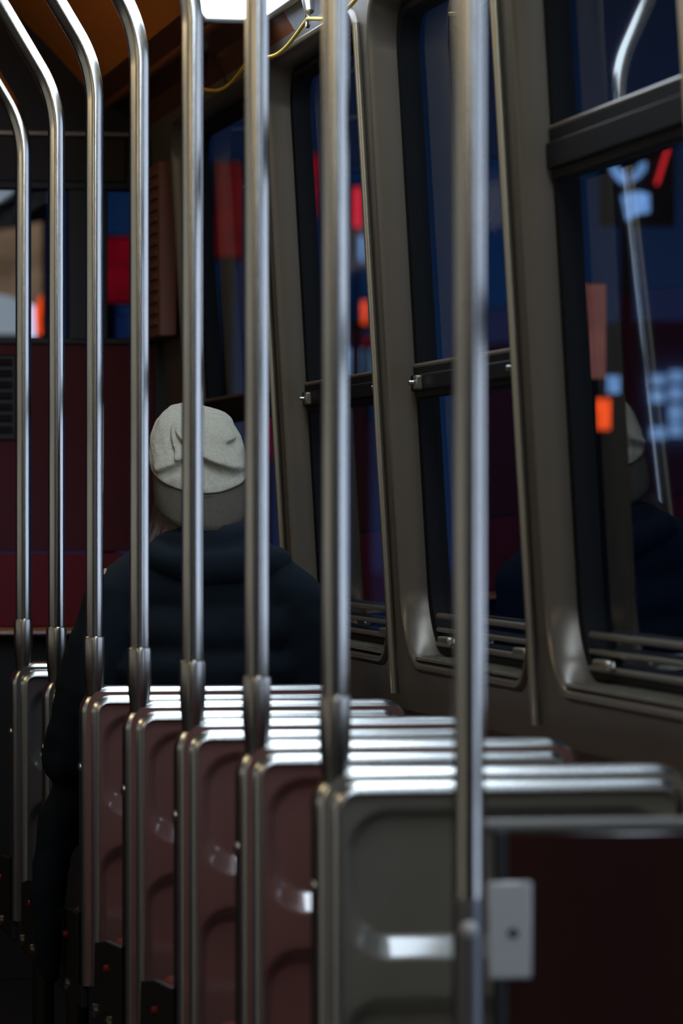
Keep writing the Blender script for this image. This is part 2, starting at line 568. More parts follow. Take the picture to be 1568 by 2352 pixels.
# louvred vent on the bulkhead, left edge of view
vt = empty('louvre_vent', (1.11, YF - 0.008, 1.495))
tag(vt, 'dark green-grey louvred vent in the maroon bulkhead', 'vent')
MB().box(-0.10, 0.105, 0, 0.014, 0, 0.235).build('vent_plate', M['dark_metal'], vt, bevel=0.004)
m = MB()
for k in range(7):
    z = 0.022 + k * 0.031
    m.add([(-0.09, -0.012, z), (0.095, -0.012, z), (0.095, 0.002, z + 0.02), (-0.09, 0.002, z + 0.02),
           (-0.09, -0.009, z - 0.003), (0.095, -0.009, z - 0.003), (0.095, 0.004, z + 0.016), (-0.09, 0.004, z + 0.016)],
          [(0, 1, 2, 3), (4, 7, 6, 5), (0, 4, 5, 1), (2, 6, 7, 3), (0, 3, 7, 4), (1, 5, 6, 2)])
m.build('vent_slat', M['dark_metal'], vt, smooth=False)

# brown louvred box on the side wall by the front corner
lb = empty('louvred_box', (xw(2.0) - 0.03, 11.80, 1.77))
tag(lb, 'brown ribbed equipment cover high on the side wall at the front corner', 'equipment cover')
MB().box(-0.02, 0.03, -0.20, 0.17, 0, 0.47).build('cover', M['louvre'], lb, bevel=0.006)
m = MB()
for k in range(14):
    m.box(-0.028, -0.018, -0.18, 0.15, 0.03 + k * 0.031, 0.045 + k * 0.031)
m.build('rib_panel', M['louvre'], lb, bevel=0.002)


# ------------------------------------------------------------------ ceiling lamps
def lamp(ya, yb, sgn, mt, label):
    """a trough lamp that follows the cove: a flat lower pane and a sloping upper pane in a metal frame"""
    root = empty('ceiling_lamp', (sgn * 1.475, (ya + yb) / 2, 2.414))
    tag(root, label, 'ceiling lamp')
    hy = (yb - ya) / 2
    sec = [(0.070, 0.0), (-0.060, 0.0), (-0.165, 0.105), (-0.255, 0.195)]
    back = [(-0.250, 0.202), (-0.158, 0.113), (-0.056, 0.010), (0.070, 0.010)]
    m = MB()
    P = [(sgn * x, z) for x, z in sec + back]
    n = len(P)
    m.add([(x, -hy, z) for x, z in P] + [(x, hy, z) for x, z in P],
          [(k, (k + 1) % n, n + (k + 1) % n, n + k) for k in range(n)] + [(0, 1, 6, 7), (1, 2, 5, 6), (2, 3, 4, 5), (15, 14, 9, 8), (14, 13, 10, 9), (13, 12, 11, 10)])
    m.build('diffuser', mt, root, smooth=False)
    m = MB()
    for y in (-hy - 0.008, hy + 0.008):
        m.tube([(sgn * x, y, z - 0.002) for x, z in sec], 0.011, 10)
    for x, z in (sec[0], sec[-1]):
        m.tube([(sgn * x, -hy - 0.008, z - 0.002), (sgn * x, hy + 0.008, z - 0.002)], 0.010, 10)
    m.build('lamp_frame', M['lamp_frame'], root)
    return root


LABELS = ['white ceiling lamp panel above the seats, lit, beside the yellow cord',
          'cool white ceiling lamp over the window side near the dark partition',
          'cool white ceiling lamp over the window side behind the viewer',
          'cool white ceiling lamp over the window side at the rear wall']
for (ya, yb), lb_ in zip(((7.3, 9.72), (4.5, 7.0), (1.2, 4.0), (-2.8, 0.4)), LABELS):
    lamp(ya, yb, 1, M['lamp_cool'], lb_)
for (ya, yb), lb_ in zip(((6.4, 9.4), (1.4, 4.4), (-3.2, 0.0)),
                         ('warm lamp over the opposite side of the aisle, toward the front',
                          'warm lamp over the opposite side of the aisle, middle of the car',
                          'warm lamp over the opposite side of the aisle, at the rear')):
    lamp(ya, yb, -1, M['lamp_warm'], lb_)
# unseen warm lamp added to brighten the orange ceiling and the bulkhead
dl = empty('dome_lamp', (0.35, 10.7, 2.90))
tag(dl, 'round warm dome lamp on the orange ceiling over the front platform', 'ceiling lamp')
MB().tube([(0, 0, 0.03), (0, 0, 0.0), (0, 0, -0.02)], [0.15, 0.15, 0.135], 28).build('lamp_frame', M['lamp_frame'], dl)
MB().tube([(0, 0, -0.02), (0, 0, -0.05), (0, 0, -0.075), (0, 0, -0.085)], [0.128, 0.115, 0.075, 0.02], 28).build('diffuser', M['lamp_dome'], dl)

# yellow signal cord slung through brackets under the cove
CX = 1.530
BR = [10.6, 9.80, 9.03, 8.25, 7.45]
cord = []
for a, b in zip(BR[:-1], BR[1:]):
    for k in range(12):
        t = k / 12
        cord.append((CX, a + (b - a) * t, 2.338 - 0.034 * 4 * t * (1 - t) * (0.6 + 0.4 * math.sin(3 * t))))
cord.append((CX, BR[-1], 2.335))
tag(MB().tube(cord, 0.0042, 8).build('signal_cord', M['cord']), 'yellow signal cord sagging under the grey cove panel above the windows', 'cord')
for i, y in enumerate(BR):
    r = empty('cord_bracket', (CX, y, 2.335))
    tag(r, 'small grey hook bracket holding the yellow cord, %s' % (
        'at the front end', 'above the pillar by the front window', 'beside the lit lamp panel', 'just before the lamp panel',
        'nearest to the dark partition')[i] if False else ['small grey cord bracket at the front end of the yellow cord',
        'small grey cord bracket past the far end of the lit lamp', 'grey cord bracket where the yellow cord loops beside the lamp',
        'grey cord bracket under the near end of the lit lamp', 'grey cord bracket at the near end of the yellow cord'][i], 'bracket')
    MB().tube([(0.0, 0, 0.085), (0.0, 0, 0.05), (0.0, -0.02, 0.015)], [0.016, 0.015, 0.010], 10).build('arm', M['lamp_frame'], r)
    ring = [(0, 0.014 * math.cos(2 * PI * k / 16), 0.014 * math.sin(2 * PI * k / 16)) for k in range(17)]
    MB().tube(ring, 0.004, 8, cap=False).build('loop', M['lamp_frame'], r)


# ------------------------------------------------------------------ seats
SW, ST, SB = 0.540, 0.950, 0.345     # width, top height, bottom of the back shell
RC = 0.055
SEAT_X = 1.0165


def seat_outline(n=10, step=14):
    """from the lower left corner up, over the top and down: points and inward normals (x, z)"""
    pts = []
    for k in range(step):
        pts.append((0, SB + (ST - RC - SB) * k / step, 1, 0))
    for k in range(n + 1):
        a = math.radians(180 - 90 * k / n)
        pts.append((RC + RC * math.cos(a), ST - RC + RC * math.sin(a), -math.cos(a), -math.sin(a)))
    for k in range(1, step):
        pts.append((RC + (SW - 2 * RC) * k / step, ST, 0, -1))
    for k in range(n + 1):
        a = math.radians(90 - 90 * k / n)
        pts.append((SW - RC + RC * math.cos(a), ST - RC + RC * math.sin(a), -math.cos(a), -math.sin(a)))
    for k in range(1, step + 1):
        pts.append((SW, ST - RC - (ST - RC - SB) * k / step, -1, 0))
    return pts


def recess(x, z):
    d = 0.0
    # upper recess: shallow pocket with a broad sloping lower lip
    s = rr_sdf(x, z, SW / 2, 0.7895, SW / 2 - 0.042, 0.104, 0.062)
    low = smoothstep(0.790, 0.700, z)
    wall = 0.014 + 0.017 * low
    q = min(1, max(0, -s / wall))
    d = max(d, 0.023 * (q * low + smoothstep(0, 1, q) * (1 - low)))
    s = rr_sdf(x, z, SW / 2, 0.508, SW / 2 - 0.036, 0.127, 0.055)
    top = smoothstep(0.560, 0.630, z)
    wall = 0.014 + 0.026 * top
    d = max(d, 0.024 * smoothstep(0.0, -wall, s))
    return d


def make_shell_mesh():
    NX, NZ = 90, 130
    rows = []
    for j in range(NZ + 1):
        z = SB + 0.004 + (ST - 0.012 - SB - 0.004) * j / NZ
        if z > ST - RC:
            dz = z - (ST - RC)
            inset = RC - math.sqrt(max(RC * RC - dz * dz, 0))
        else:
            inset = 0
        xa, xb = 0.010 + inset * 0.9, SW - 0.010 - inset * 0.9
        rows.append([(xa + (xb - xa) * i / NX, -0.021 + recess(xa + (xb - xa) * i / NX, z), z) for i in range(NX + 1)])
    return MB().grid(rows)


def make_seat(shell):
    root = empty('streetcar_seat', (SEAT_X, 0, 0))
    make_shell_mesh().build('back_shell', shell, root, angle=70)
    # polished two-ridge trim round the rim
    sec = [(0.000, 0.030)]
    for (na, ya_, nb, yb_) in ((0.000, -0.004, 0.0165, -0.0185), (0.0172, -0.0180, 0.0345, -0.0325)):
        for k in range(9):
            t = k / 8
            bulge = 0.0042 * math.sin(PI * t) ** 0.8
            sec.append((na + (nb - na) * t - bulge * 0.66, ya_ + (yb_ - ya_) * t - bulge * 0.75))
    sec += [(0.0360, -0.0300), (0.0365, -0.012), (0.030, 0.030)]
    O = seat_outline()
    rows = [[(x + nx * n_, y_, z + nz * n_) for n_, y_ in sec] for x, z, nx, nz in O]
    MB().grid(rows, closed=True).build('edge_trim', M['trim'], root, angle=60)
    # red cushions on the far side
    c = MB()
    rows = []
    for j in range(9):
        z = 0.43 + (0.925 - 0.43) * j / 8
        e = 0.010 * math.sin(PI * j / 8)
        rows.append([(0.020 + 0.50 * i / 8, 0.050 + 0.030 * (math.sin(PI * i / 8) ** 0.4 if 0 < i < 8 else 0) + e, z) for i in range(9)])
    c.grid(rows)
    c.box(0.020, 0.520, 0.022, 0.052, 0.43, 0.925)
    c.build('back_cushion', M['vinyl'], root, bevel=0.008)
    c = MB()
    c.box(0.030, 0.510, 0.045, 0.445, 0.395, 0.468)
    c.build('seat_cushion', M['vinyl'], root, bevel=0.022, bseg=4)
    # dark base: side plates, pan, pedestal
    m = MB()
    m.box(0.012, 0.528, 0.020, 0.450, 0.345, 0.394)
    m.build('seat_pan', M['dark_metal'], root, bevel=0.006)
    for x in (0.0, 0.526):
        m = MB()
        prof = [(-0.010, 0.30), (0.46, 0.30), (0.475, 0.36), (0.465, 0.455), (0.30, 0.475), (0.06, 0.485), (-0.010, 0.50)]
        n = len(prof)
        V = [(x, y, z) for y, z in prof] + [(x + 0.014, y, z) for y, z in prof]
        m.add(V, [tuple(range(n)), tuple(reversed(range(n, 2 * n)))] + [(k, (k + 1) % n, n + (k + 1) % n, n + k) for k in range(n)])
        sp_ = m.build('side_plate', M['dark_metal'], root, smooth=False, bevel=0.003)
        if x == 0:
            for y in (0.22, 0.435):
                MB().tube([(-0.010, y, 0.325), (-0.006, y, 0.325), (0.002, y, 0.325)], [0.008, 0.0135, 0.0135], 14).build('pivot_bolt', M['bolt'], sp_)
            MB().tube([(-0.008, 0.25, 0.425), (0.002, 0.25, 0.425)], [0.007, 0.009], 12).build('release_button', M['red_plastic'], sp_)
    for x in (0.10, 0.42):
        m = MB()
        m.tube([(x, 0.23, 0.0), (x, 0.23, 0.015), (x, 0.23, 0.02), (x, 0.23, 0.35)], [0.07, 0.07, 0.026, 0.026], 18)
        m.build('leg', M['dark_metal'], root)
    for z in (0.785,):
        MB().tube([(-0.005, 0.004, z), (-0.002, 0.004, z), (0.003, 0.004, z)], [0.006, 0.010, 0.010], 14).build('rim_screw', M['screw'], root)
    return root


SEAT_Y = [5.943, 6.643, 7.343, 8.043, 8.743, 9.443, 10.143]   # nearest to furthest
SEAT_LABEL = [
    'nearest single seat, olive-grey back shell behind the dark partition',
    'maroon-backed single seat directly ahead of the nearest olive-grey seat',
    'maroon-backed single seat in the middle of the row, third from the partition',
    'maroon-backed single seat right behind the seat of the person in the hat',
    'single seat whose back the person in the wool hat leans against',
    'grey-backed single seat beside the hanging coat, ahead of the person',
    'furthest single seat of the row, grey back, nearest the red bulkhead']
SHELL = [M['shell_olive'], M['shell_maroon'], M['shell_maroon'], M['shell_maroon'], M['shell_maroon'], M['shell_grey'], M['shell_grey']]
protos = {}
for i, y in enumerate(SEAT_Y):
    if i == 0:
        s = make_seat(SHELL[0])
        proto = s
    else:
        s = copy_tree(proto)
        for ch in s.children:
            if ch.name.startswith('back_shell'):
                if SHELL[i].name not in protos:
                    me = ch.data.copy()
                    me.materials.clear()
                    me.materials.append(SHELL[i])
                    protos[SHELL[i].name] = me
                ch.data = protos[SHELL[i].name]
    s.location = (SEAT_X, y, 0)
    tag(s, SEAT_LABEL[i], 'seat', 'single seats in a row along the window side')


# ------------------------------------------------------------------ grab poles
def pole_path(z_start):
    pts = [(0, 0, z_start)]
    z_b, R, A = 2.13, 0.26, math.radians(31)
    k = z_start
    while k < z_b - 0.15:
        k += 0.15
        pts.append((0, 0, k))
    pts.append((0, 0, z_b))
    for j in range(1, 13):
        a = A * j / 12
        pts.append((-R * (1 - math.cos(a)), 0, z_b + R * math.sin(a)))
    x, _, z = pts[-1]
    # run on to the vault
    L = 0.62
    pts.append((x - math.sin(A) * L * 0.5, 0, z + math.cos(A) * L * 0.5))
    pts.append((x - math.sin(A) * L, 0, z + math.cos(A) * L))
    return pts


PX = 1.045


def make_pole():
    root = empty('grab_pole', (PX, 0, 0.95))
    p = [(x, y, z - 0.95) for x, y, z in pole_path(0.96)]
    MB().tube(p, 0.0185, 28).build('tube', M['pole'], root)
    MB().tube([(0, 0, -0.030), (0, 0, -0.010), (0, 0, 0.012), (0, 0, 0.040), (0, 0, 0.092), (0, 0, 0.098), (0, 0, 0.100)],
              [0.017, 0.018, 0.0205, 0.0225, 0.0225, 0.0215, 0.0188], 28).build('collar', M['collar'], root)
    e = p[-1]
    d = Vector((-math.sin(math.radians(31)), 0, math.cos(math.radians(31))))
    q = Vector(e)
    MB().tube([q - d * 0.03, q - d * 0.012, q + d * 0.004], [0.024, 0.045, 0.048], 24).build('ceiling_flange', M['collar'], root)
    return root


POLE_LABEL = [
    'steel grab pole rising from the nearest olive-grey seat back, behind the blurred pole',
    'steel grab pole just right of the hat, on the second seat back from the partition',
    'steel grab pole crossing the middle of the wool hat',
    'steel grab pole just left of the hat, bending over near the ceiling',
    'bent steel grab pole on the seat back the person leans against',
    'bent steel grab pole on the grey seat back beside the hanging coat',
    'furthest bent steel grab pole, at the left edge, on the last seat back']
pole0 = make_pole()
for i, y in enumerate(SEAT_Y):
    o = pole0 if i == 0 else copy_tree(pole0)
    o.location = (PX, y, 0.95)
    tag(o, POLE_LABEL[i], 'grab pole', 'steel grab poles along the seat row')

# nearest pole, on the partition
YP = 5.03
np_ = empty('grab_pole', (PX, YP, 0))
tag(np_, 'nearest steel grab pole, badly out of focus, at the edge of the dark partition', 'grab pole', 'steel grab poles along the seat row')
MB().tube(pole_path(0.84), 0.0185, 28).build('tube', M['pole'], np_)
MB().tube([(0, 0, 0.0), (0, 0, 0.012), (0, 0, 0.016), (0, 0, 0.840), (0, 0, 0.850)], [0.045, 0.045, 0.0195, 0.0195, 0.0185], 28).build('lower_sleeve', M['sleeve'], np_)
a = math.atan2(-YP, -PX)
MB().tube([(math.cos(a) * 0.017, math.sin(a) * 0.017, 0.815), (math.cos(a) * 0.023, math.sin(a) * 0.023, 0.815), (math.cos(a) * 0.0265, math.sin(a) * 0.0265, 0.815)],
          [0.010, 0.010, 0.005], 14).build('bolt', M['plate'], np_)

pt = empty('partition', (PX + 0.03, YP, 0))
tag(pt, 'dark glossy partition panel with a steel top rail beside the blurred pole', 'partition')
MB().box(0.0, 0.53, -0.008, 0.008, 0.12, 0.926).build('panel', M['partition'], pt, bevel=0.003)
MB().tube([(-0.012, 0, 0.934), (0.54, 0, 0.934)], 0.0085, 14).build('top_rail', M['rail'], pt)
MB().box(0.0, 0.014, -0.012, 0.012, 0.02, 0.93).build('edge_post', M['dark_metal'], pt, bevel=0.003)
MB().box(0.51, 0.53, -0.012, 0.012, 0.0, 0.93).build('edge_post', M['dark_metal'], pt, bevel=0.003)

pl = empty('switch_plate', (1.0915, YP - 0.010, 0.755))
tag(pl, 'white metal plate with one dark round hole on the dark partition', 'plate')
MB().box(-0.0265, 0.0265, -0.006, 0.001, 0, 0.115).build('plate', M['plate'], pl, bevel=0.003)
MB().tube([(0.003, -0.0075, 0.054), (0.003, 0.0, 0.054)], 0.0062, 18).build('hole', M['hole'], pl)


# ------------------------------------------------------------------ the person
def evaluated_mesh(o):
    dg = bpy.context.evaluated_depsgraph_get()
    dg.update()
    ev = o.evaluated_get(dg)
    return bpy.data.meshes.new_from_object(ev)


def limb_mesh(mb, chain, seg=16):
    """a tapered limb with ball joints, to be fused by voxel remeshing"""
    pts = [Vector(c[:3]) for c in chain]
    rad = [c[3] for c in chain]
    dense_p, dense_r = [], []
    for i in range(len(pts) - 1):
        for k in range(4):
            t = k / 4
            dense_p.append(pts[i].lerp(pts[i + 1], t))
            dense_r.append(rad[i] * (1 - t) + rad[i + 1] * t)
    dense_p.append(pts[-1]); dense_r.append(rad[-1])
    mb.tube(dense_p, dense_r, seg)
    for p, r in zip(pts, rad):
        ball(mb, p, (r, r, r))


def ball(mb, c, r, nu=16, nv=10, rot=0.0):
    rows = []
    for j in range(nv + 1):
        ph = -PI / 2 + PI * j / nv
        ph = max(min(ph, PI / 2 - 0.02), -PI / 2 + 0.02)
        row = []
        for i in range(nu):
            th = 2 * PI * i / nu
            x, y, z = r[0] * math.cos(ph) * math.cos(th), r[1] * math.cos(ph) * math.sin(th), r[2] * math.sin(ph)
            row.append((c[0] + x, c[1] + y * math.cos(rot) - z * math.sin(rot), c[2] + y * math.sin(rot) + z * math.cos(rot)))
        rows.append(row)
    n = nu
    o = len(mb.v)
    mb.grid(rows, closed=True)
    mb.f.append(tuple(o + k for k in reversed(range(n)))); mb.mi.append(0)
    mb.f.append(tuple(o + nv * n + k for k in range(n))); mb.mi.append(0)


def fuse(mb, name, material, parent, voxel=0.008, smooth_it=4, extra=None):
    o = mb.build(name, material, None, smooth=True)
    r = o.modifiers.new('fuse', 'REMESH')
    r.mode = 'VOXEL'
    r.voxel_size = voxel
    r.use_smooth_shade = True
    s = o.modifiers.new('relax', 'SMOOTH')
    s.factor = 0.6
    s.iterations = smooth_it
    me = evaluated_mesh(o)
    bpy.data.objects.remove(o)
    if extra:
        for v in me.vertices:
            v.co = extra(v.co)
    for p in me.polygons:
        p.use_smooth = True
    me.materials.clear()
    me.materials.append(material)
    o = bpy.data.objects.new(name, me)
    COL.objects.link(o)
    o.parent = parent
    return o


HX, HY = 1.293, 8.985      # head centre in plan
person = empty('person', (HX, HY, 0.475))
tag(person, 'seated person seen from behind in a beige knitted hat and dark coat', 'person')
OX, OY, OZ = HX, HY, 0.475


def L(x, y, z, r=None):
    """car coordinates to the person's own"""
    return (x - OX, y - OY, z - OZ) if r is None else (x - OX, y - OY, z - OZ, r)


b = MB()
# head: skull, jaw, nose, ears
ball(b, L(HX, HY + 0.034, 1.385), (0.058, 0.058, 0.072))
ball(b, L(HX, HY + 0.048, 1.335), (0.058, 0.052, 0.064))
b.tube([L(HX, HY + 0.092, 1.400), L(HX, HY + 0.108, 1.368), L(HX, HY + 0.108, 1.355)], [0.008, 0.013, 0.011], 10)
for s in (-1, 1):
    ball(b, L(HX + s * 0.080, HY + 0.005, 1.375), (0.009, 0.022, 0.032))
    ball(b, L(HX + s * 0.033, HY + 0.080, 1.352), (0.024, 0.022, 0.022))
ball(b, L(HX, HY + 0.098, 1.318), (0.024, 0.010, 0.007))
ball(b, L(HX, HY + 0.097, 1.305), (0.021, 0.010, 0.007))
limb_mesh(b, [L(HX, HY - 0.012, 1.34, 0.055), L(HX, HY - 0.02, 1.25, 0.052), L(HX, HY - 0.025, 1.17, 0.060)])
# torso
for (z, rx, ry, yy) in ((1.11, 0.140, 0.070, -0.02), (1.00, 0.140, 0.078, -0.015), (0.88, 0.130, 0.078, -0.01), (0.76, 0.130, 0.080, -0.005), (0.63, 0.145, 0.090, 0.0)):
    ball(b, L(HX, HY + yy, z), (rx, ry, 0.11))
# left arm: elbow pushed out over the aisle, right arm close to the window; both hands lie on the lap
LA = [(HX - 0.185, HY - 0.03, 1.135, 0.052), (HX - 0.255, HY - 0.03, 0.92, 0.043), (HX - 0.275, HY + 0.01, 0.80, 0.038), (HX - 0.20, HY + 0.15, 0.70, 0.034), (HX - 0.115, HY + 0.25, 0.655, 0.024)]
RA = [(HX + 0.185, HY - 0.03, 1.135, 0.052), (HX + 0.215, HY - 0.02, 0.92, 0.043), (HX + 0.222, HY + 0.02, 0.80, 0.038), (HX + 0.17, HY + 0.16, 0.70, 0.034), (HX + 0.105, HY + 0.25, 0.655, 0.024)]
for arm in (LA, RA):
    limb_mesh(b, [L(*c[:3], c[3]) for c in arm])
# hands with five fingers resting on the thighs
for s, arm in ((-1, LA), (1, RA)):
    wx, wy, wz, _ = arm[-1]
    d = Vector((-s * 0.35, 1, -0.10)).normalized()
    side = Vector((d.y, -d.x, 0)).normalized()       # to the right of the hand
    palm0 = Vector((wx, wy, wz))
    palm1 = palm0 + d * 0.085
    for k in range(4):
        off = (k - 1.5) * 0.020
        p0 = palm0 + side * off * 0.55 + d * 0.01
        p1 = palm1 + side * off
        limb_mesh(b, [L(*p0, 0.016), L(*p1, 0.0135)], 10)
        ln = (0.070, 0.080, 0.076, 0.060)[k if s < 0 else 3 - k] if False else (0.062, 0.078, 0.080, 0.066)[k]
        q1 = p1 + d * ln * 0.45 + Vector((0, 0, 0.006)) + side * off * 0.15
        q2 = p1 + d * ln * 0.78 + Vector((0, 0, -0.008)) + side * off * 0.20
        q3 = p1 + d * ln * 0.98 + Vector((0, 0, -0.026)) + side * off * 0.20
        limb_mesh(b, [L(*p1, 0.0105), L(*q1, 0.0095), L(*q2, 0.0085), L(*q3, 0.0075)], 10)
    ts = -s * -1
    t0 = palm0 + d * 0.02 - side * s * -0.022
    t1 = t0 + d * 0.035 + side * s * 0.026
    t2 = t1 + d * 0.028 + side * s * 0.004 + Vector((0, 0, -0.010))
    limb_mesh(b, [L(*t0, 0.014), L(*t1, 0.0115), L(*t2, 0.0095)], 10)
# legs: thighs forward along the cushion, shins down to the floor
for s in (-1, 1):
    limb_mesh(b, [L(HX + s * 0.095, HY + 0.0, 0.575, 0.085), L(HX + s * 0.105, HY + 0.19, 0.568, 0.072), L(HX + s * 0.11, HY + 0.325, 0.548, 0.056),
                  L(HX + s * 0.11, HY + 0.340, 0.32, 0.050), L(HX + s * 0.11, HY + 0.325, 0.09, 0.036), L(HX + s * 0.115, HY + 0.37, 0.045, 0.034), L(HX + s * 0.12, HY + 0.45, 0.035, 0.026)])
body = fuse(b, 'body', M['skin'], person, 0.0065, 3)


# coat: torso, sleeves, hood lump and the skirt that hangs by the aisle
def folds(co):
    p = Vector(co)
    n = noise.fractal(Vector((p.x * 5.0, p.y * 5.0, p.z * 7.5)), 1.0, 2.0, 4)
    n2 = noise.noise(Vector((p.x * 9, p.y * 9, p.z * 26)))
    k = 0.008 * n + 0.004 * n2
    c = Vector((0, 0, p.z))
    d = (p - c)
    d.z = 0
    return p + (d.normalized() * k if d.length > 1e-4 else Vector())


c = MB()
YB = HY - 0.030
for (z, rx, ry) in ((1.135, 0.195, 0.105), (1.06, 0.215, 0.118), (0.97, 0.212, 0.122), (0.86, 0.200, 0.120), (0.75, 0.195, 0.125), (0.64, 0.215, 0.130), (0.575, 0.225, 0.140)):
    ball(c, L(HX + 0.008, YB + 0.01, z), (rx, ry, 0.085), 24, 12)
# sloping shoulders
limb_mesh(c, [L(HX, YB, 1.190, 0.085), L(HX - 0.11, YB, 1.160, 0.072), L(HX - 0.185, YB, 1.115, 0.066)])
limb_mesh(c, [L(HX, YB, 1.190, 0.085), L(HX + 0.12, YB, 1.165, 0.072), L(HX + 0.195, YB, 1.118, 0.066)])
limb_mesh(c, [L(LA[0][0], LA[0][1], 1.105, 0.070), L(HX - 0.245, HY - 0.035, 0.93, 0.064), L(HX - 0.268, HY - 0.01, 0.79, 0.060), L(HX - 0.215, HY + 0.14, 0.71, 0.052), L(HX - 0.140, HY + 0.235, 0.668, 0.043)])
limb_mesh(c, [L(RA[0][0], RA[0][1], 1.105, 0.070), L(HX + 0.222, HY - 0.025, 0.93, 0.060), L(HX + 0.225, HY + 0.01, 0.80, 0.056), L(HX + 0.180, HY + 0.15, 0.71, 0.050), L(HX + 0.125, HY + 0.235, 0.668, 0.043)])
# skirt of the coat over the aisle side of the seat
limb_mesh(c, [L(HX - 0.225, HY + 0.02, 0.78, 0.055), L(HX - 0.295, HY + 0.02, 0.66, 0.042), L(HX - 0.314, HY + 0.02, 0.52, 0.034), L(HX - 0.312, HY + 0.03, 0.42, 0.030), L(HX - 0.307, HY + 0.04, 0.34, 0.022)])
limb_mesh(c, [L(HX - 0.215, HY + 0.16, 0.70, 0.050), L(HX - 0.285, HY + 0.14, 0.60, 0.036), L(HX - 0.297, HY + 0.13, 0.46, 0.030), L(HX - 0.297, HY + 0.12, 0.37, 0.024)])
coat = fuse(c, 'coat', M['coat'], person, 0.009, 4, folds)
coat['label'] = 'navy-black coat with its skirt hanging over the aisle'
# stand-up collar with folded hood behind it
c = MB()
for k in range(29):
    a = 2 * PI * k / 28
    zc = 1.222 - 0.018 * math.sin(a) + 0.014 * math.cos(a)
    ball(c, L(HX + 0.010 + 0.100 * math.cos(a), HY - 0.012 + 0.088 * math.sin(a), zc), (0.034, 0.034, 0.042), 10, 8)
limb_mesh(c, [L(HX - 0.10, HY - 0.075, 1.205, 0.035), L(HX - 0.02, HY - 0.115, 1.185, 0.040), L(HX + 0.08, HY - 0.105, 1.195, 0.042), L(HX + 0.155, HY - 0.05, 1.195, 0.034)])
fuse(c, 'collar', M['coat'], coat, 0.008, 4, folds)
# trousers and shoes
c = MB()
for s in (-1, 1):
    limb_mesh(c, [L(HX + s * 0.095, HY + 0.0, 0.572, 0.093), L(HX + s * 0.105, HY + 0.20, 0.567, 0.080), L(HX + s * 0.11, HY + 0.325, 0.550, 0.064),
                  L(HX + s * 0.11, HY + 0.341, 0.32, 0.060), L(HX + s * 0.11, HY + 0.328, 0.11, 0.052)])
fuse(c, 'trousers', M['trousers'], person, 0.010, 3)
for s in (-1, 1):
    c = MB()
    limb_mesh(c, [L(HX + s * 0.11, HY + 0.315, 0.070, 0.046), L(HX + s * 0.115, HY + 0.38, 0.052, 0.044), L(HX + s * 0.12, HY + 0.47, 0.044, 0.038)])
    c.box(HX + s * 0.115 - 0.045 - OX, HX + s * 0.115 + 0.045 - OX, 0.275, 0.515, 0.002 - OZ, 0.030 - OZ)
    fuse(c, 'shoe', M['shoe'], person, 0.008, 2)
# hair below the hat
c = MB()
for k in range(46):
    a = PI + PI * (k + 0.5) / 46
    x, y = HX + 0.080 * math.cos(a), HY + 0.005 + 0.086 * math.sin(a)
    jx, jl = random.uniform(-0.012, 0.012), random.uniform(0.0, 0.035)
    side = math.cos(a)
    c.tube([L(x * 1.0, y, 1.330), L(x + 0.014 * side, y - 0.010, 1.275), L(x + jx + 0.040 * side, y - 0.030, 1.232 - jl), L(x + jx * 1.6 + 0.050 * side, y - 0.045, 1.212 - jl)],
           [0.013, 0.013, 0.009, 0.002], 8)
c.build('hair', M['hair'], person, angle=80)

# knitted hat, tipped back
TILT = math.radians(28)


def hat_point(u, th, r, z):
    # a tipped frame about the head centre; folds come from a smooth noise and three pressed creases
    x, y = r * math.cos(th), r * 1.08 * math.sin(th)
    yy = y * math.cos(TILT) - z * math.sin(TILT) * -1
    zz = z * math.cos(TILT) + y * math.sin(TILT)
    return (HX - OX + x, HY + 0.004 - OY + yy, 1.390 - OZ + zz)


def crease(th, z):
    """pressed creases at the back of the hat, th = -90 degrees is the back"""
    t = math.degrees(th)
    t = (t + 90 + 180) % 360 - 180       # 0 at the back, + towards the right
    d = 0.0
    for (t0, z0, slope, amp, w, span) in ((8, 0.058, -0.00095, 0.017, 0.016, 75), (-38, 0.040, 0.0016, 0.015, 0.014, 38),
                                          (50, 0.088, -0.0003, 0.009, 0.012, 26), (-45, 0.085, -0.0018, 0.008, 0.011, 26)):
        zc = z0 + slope * (t - t0)
        fall = math.exp(-((t - t0) / span) ** 2 * 2)
        q = (z - zc) / w
        d += 1.5 * amp * fall * (-math.exp(-q * q) + 0.75 * math.exp(-(q - 1.5) ** 2))
    return d


rows = []
NT = 120
prof = []
# overhanging bag of the hat, from inside the cuff up to the crown
for k in range(61):
    t = k / 60
    if t < 0.14:
        q = t / 0.14
        prof.append((0.088 + 0.014 * math.sin(q * PI / 2), -0.004 + 0.010 * q * q))
    else:
        q = (t - 0.14) / 0.86
        ang = q * PI / 2
        prof.append((0.1025 * math.cos(ang) ** 0.50 if q < 1 else 0.0006, 0.006 + 0.126 * math.sin(ang) ** 0.95))
for k, (r, z) in enumerate(prof):
    row = []
    for i in range(NT):
        th = 2 * PI * i / NT
        w = smoothstep(0.0, 0.02, r) * smoothstep(0.004, 0.030, z)
        n = noise.fractal(Vector((math.cos(th) * 1.6, math.sin(th) * 1.6, z * 18)), 1.0, 2.0, 3) * 0.006
        row.append(hat_point(0, th, r + (crease(th, z) + n) * w, z + n * 0.3))
    rows.append(row)
hat = MB().grid(rows, closed=True).build('beanie', M['wool'], person, angle=90)
hat['label'] = 'beige knitted beanie'
rows = []
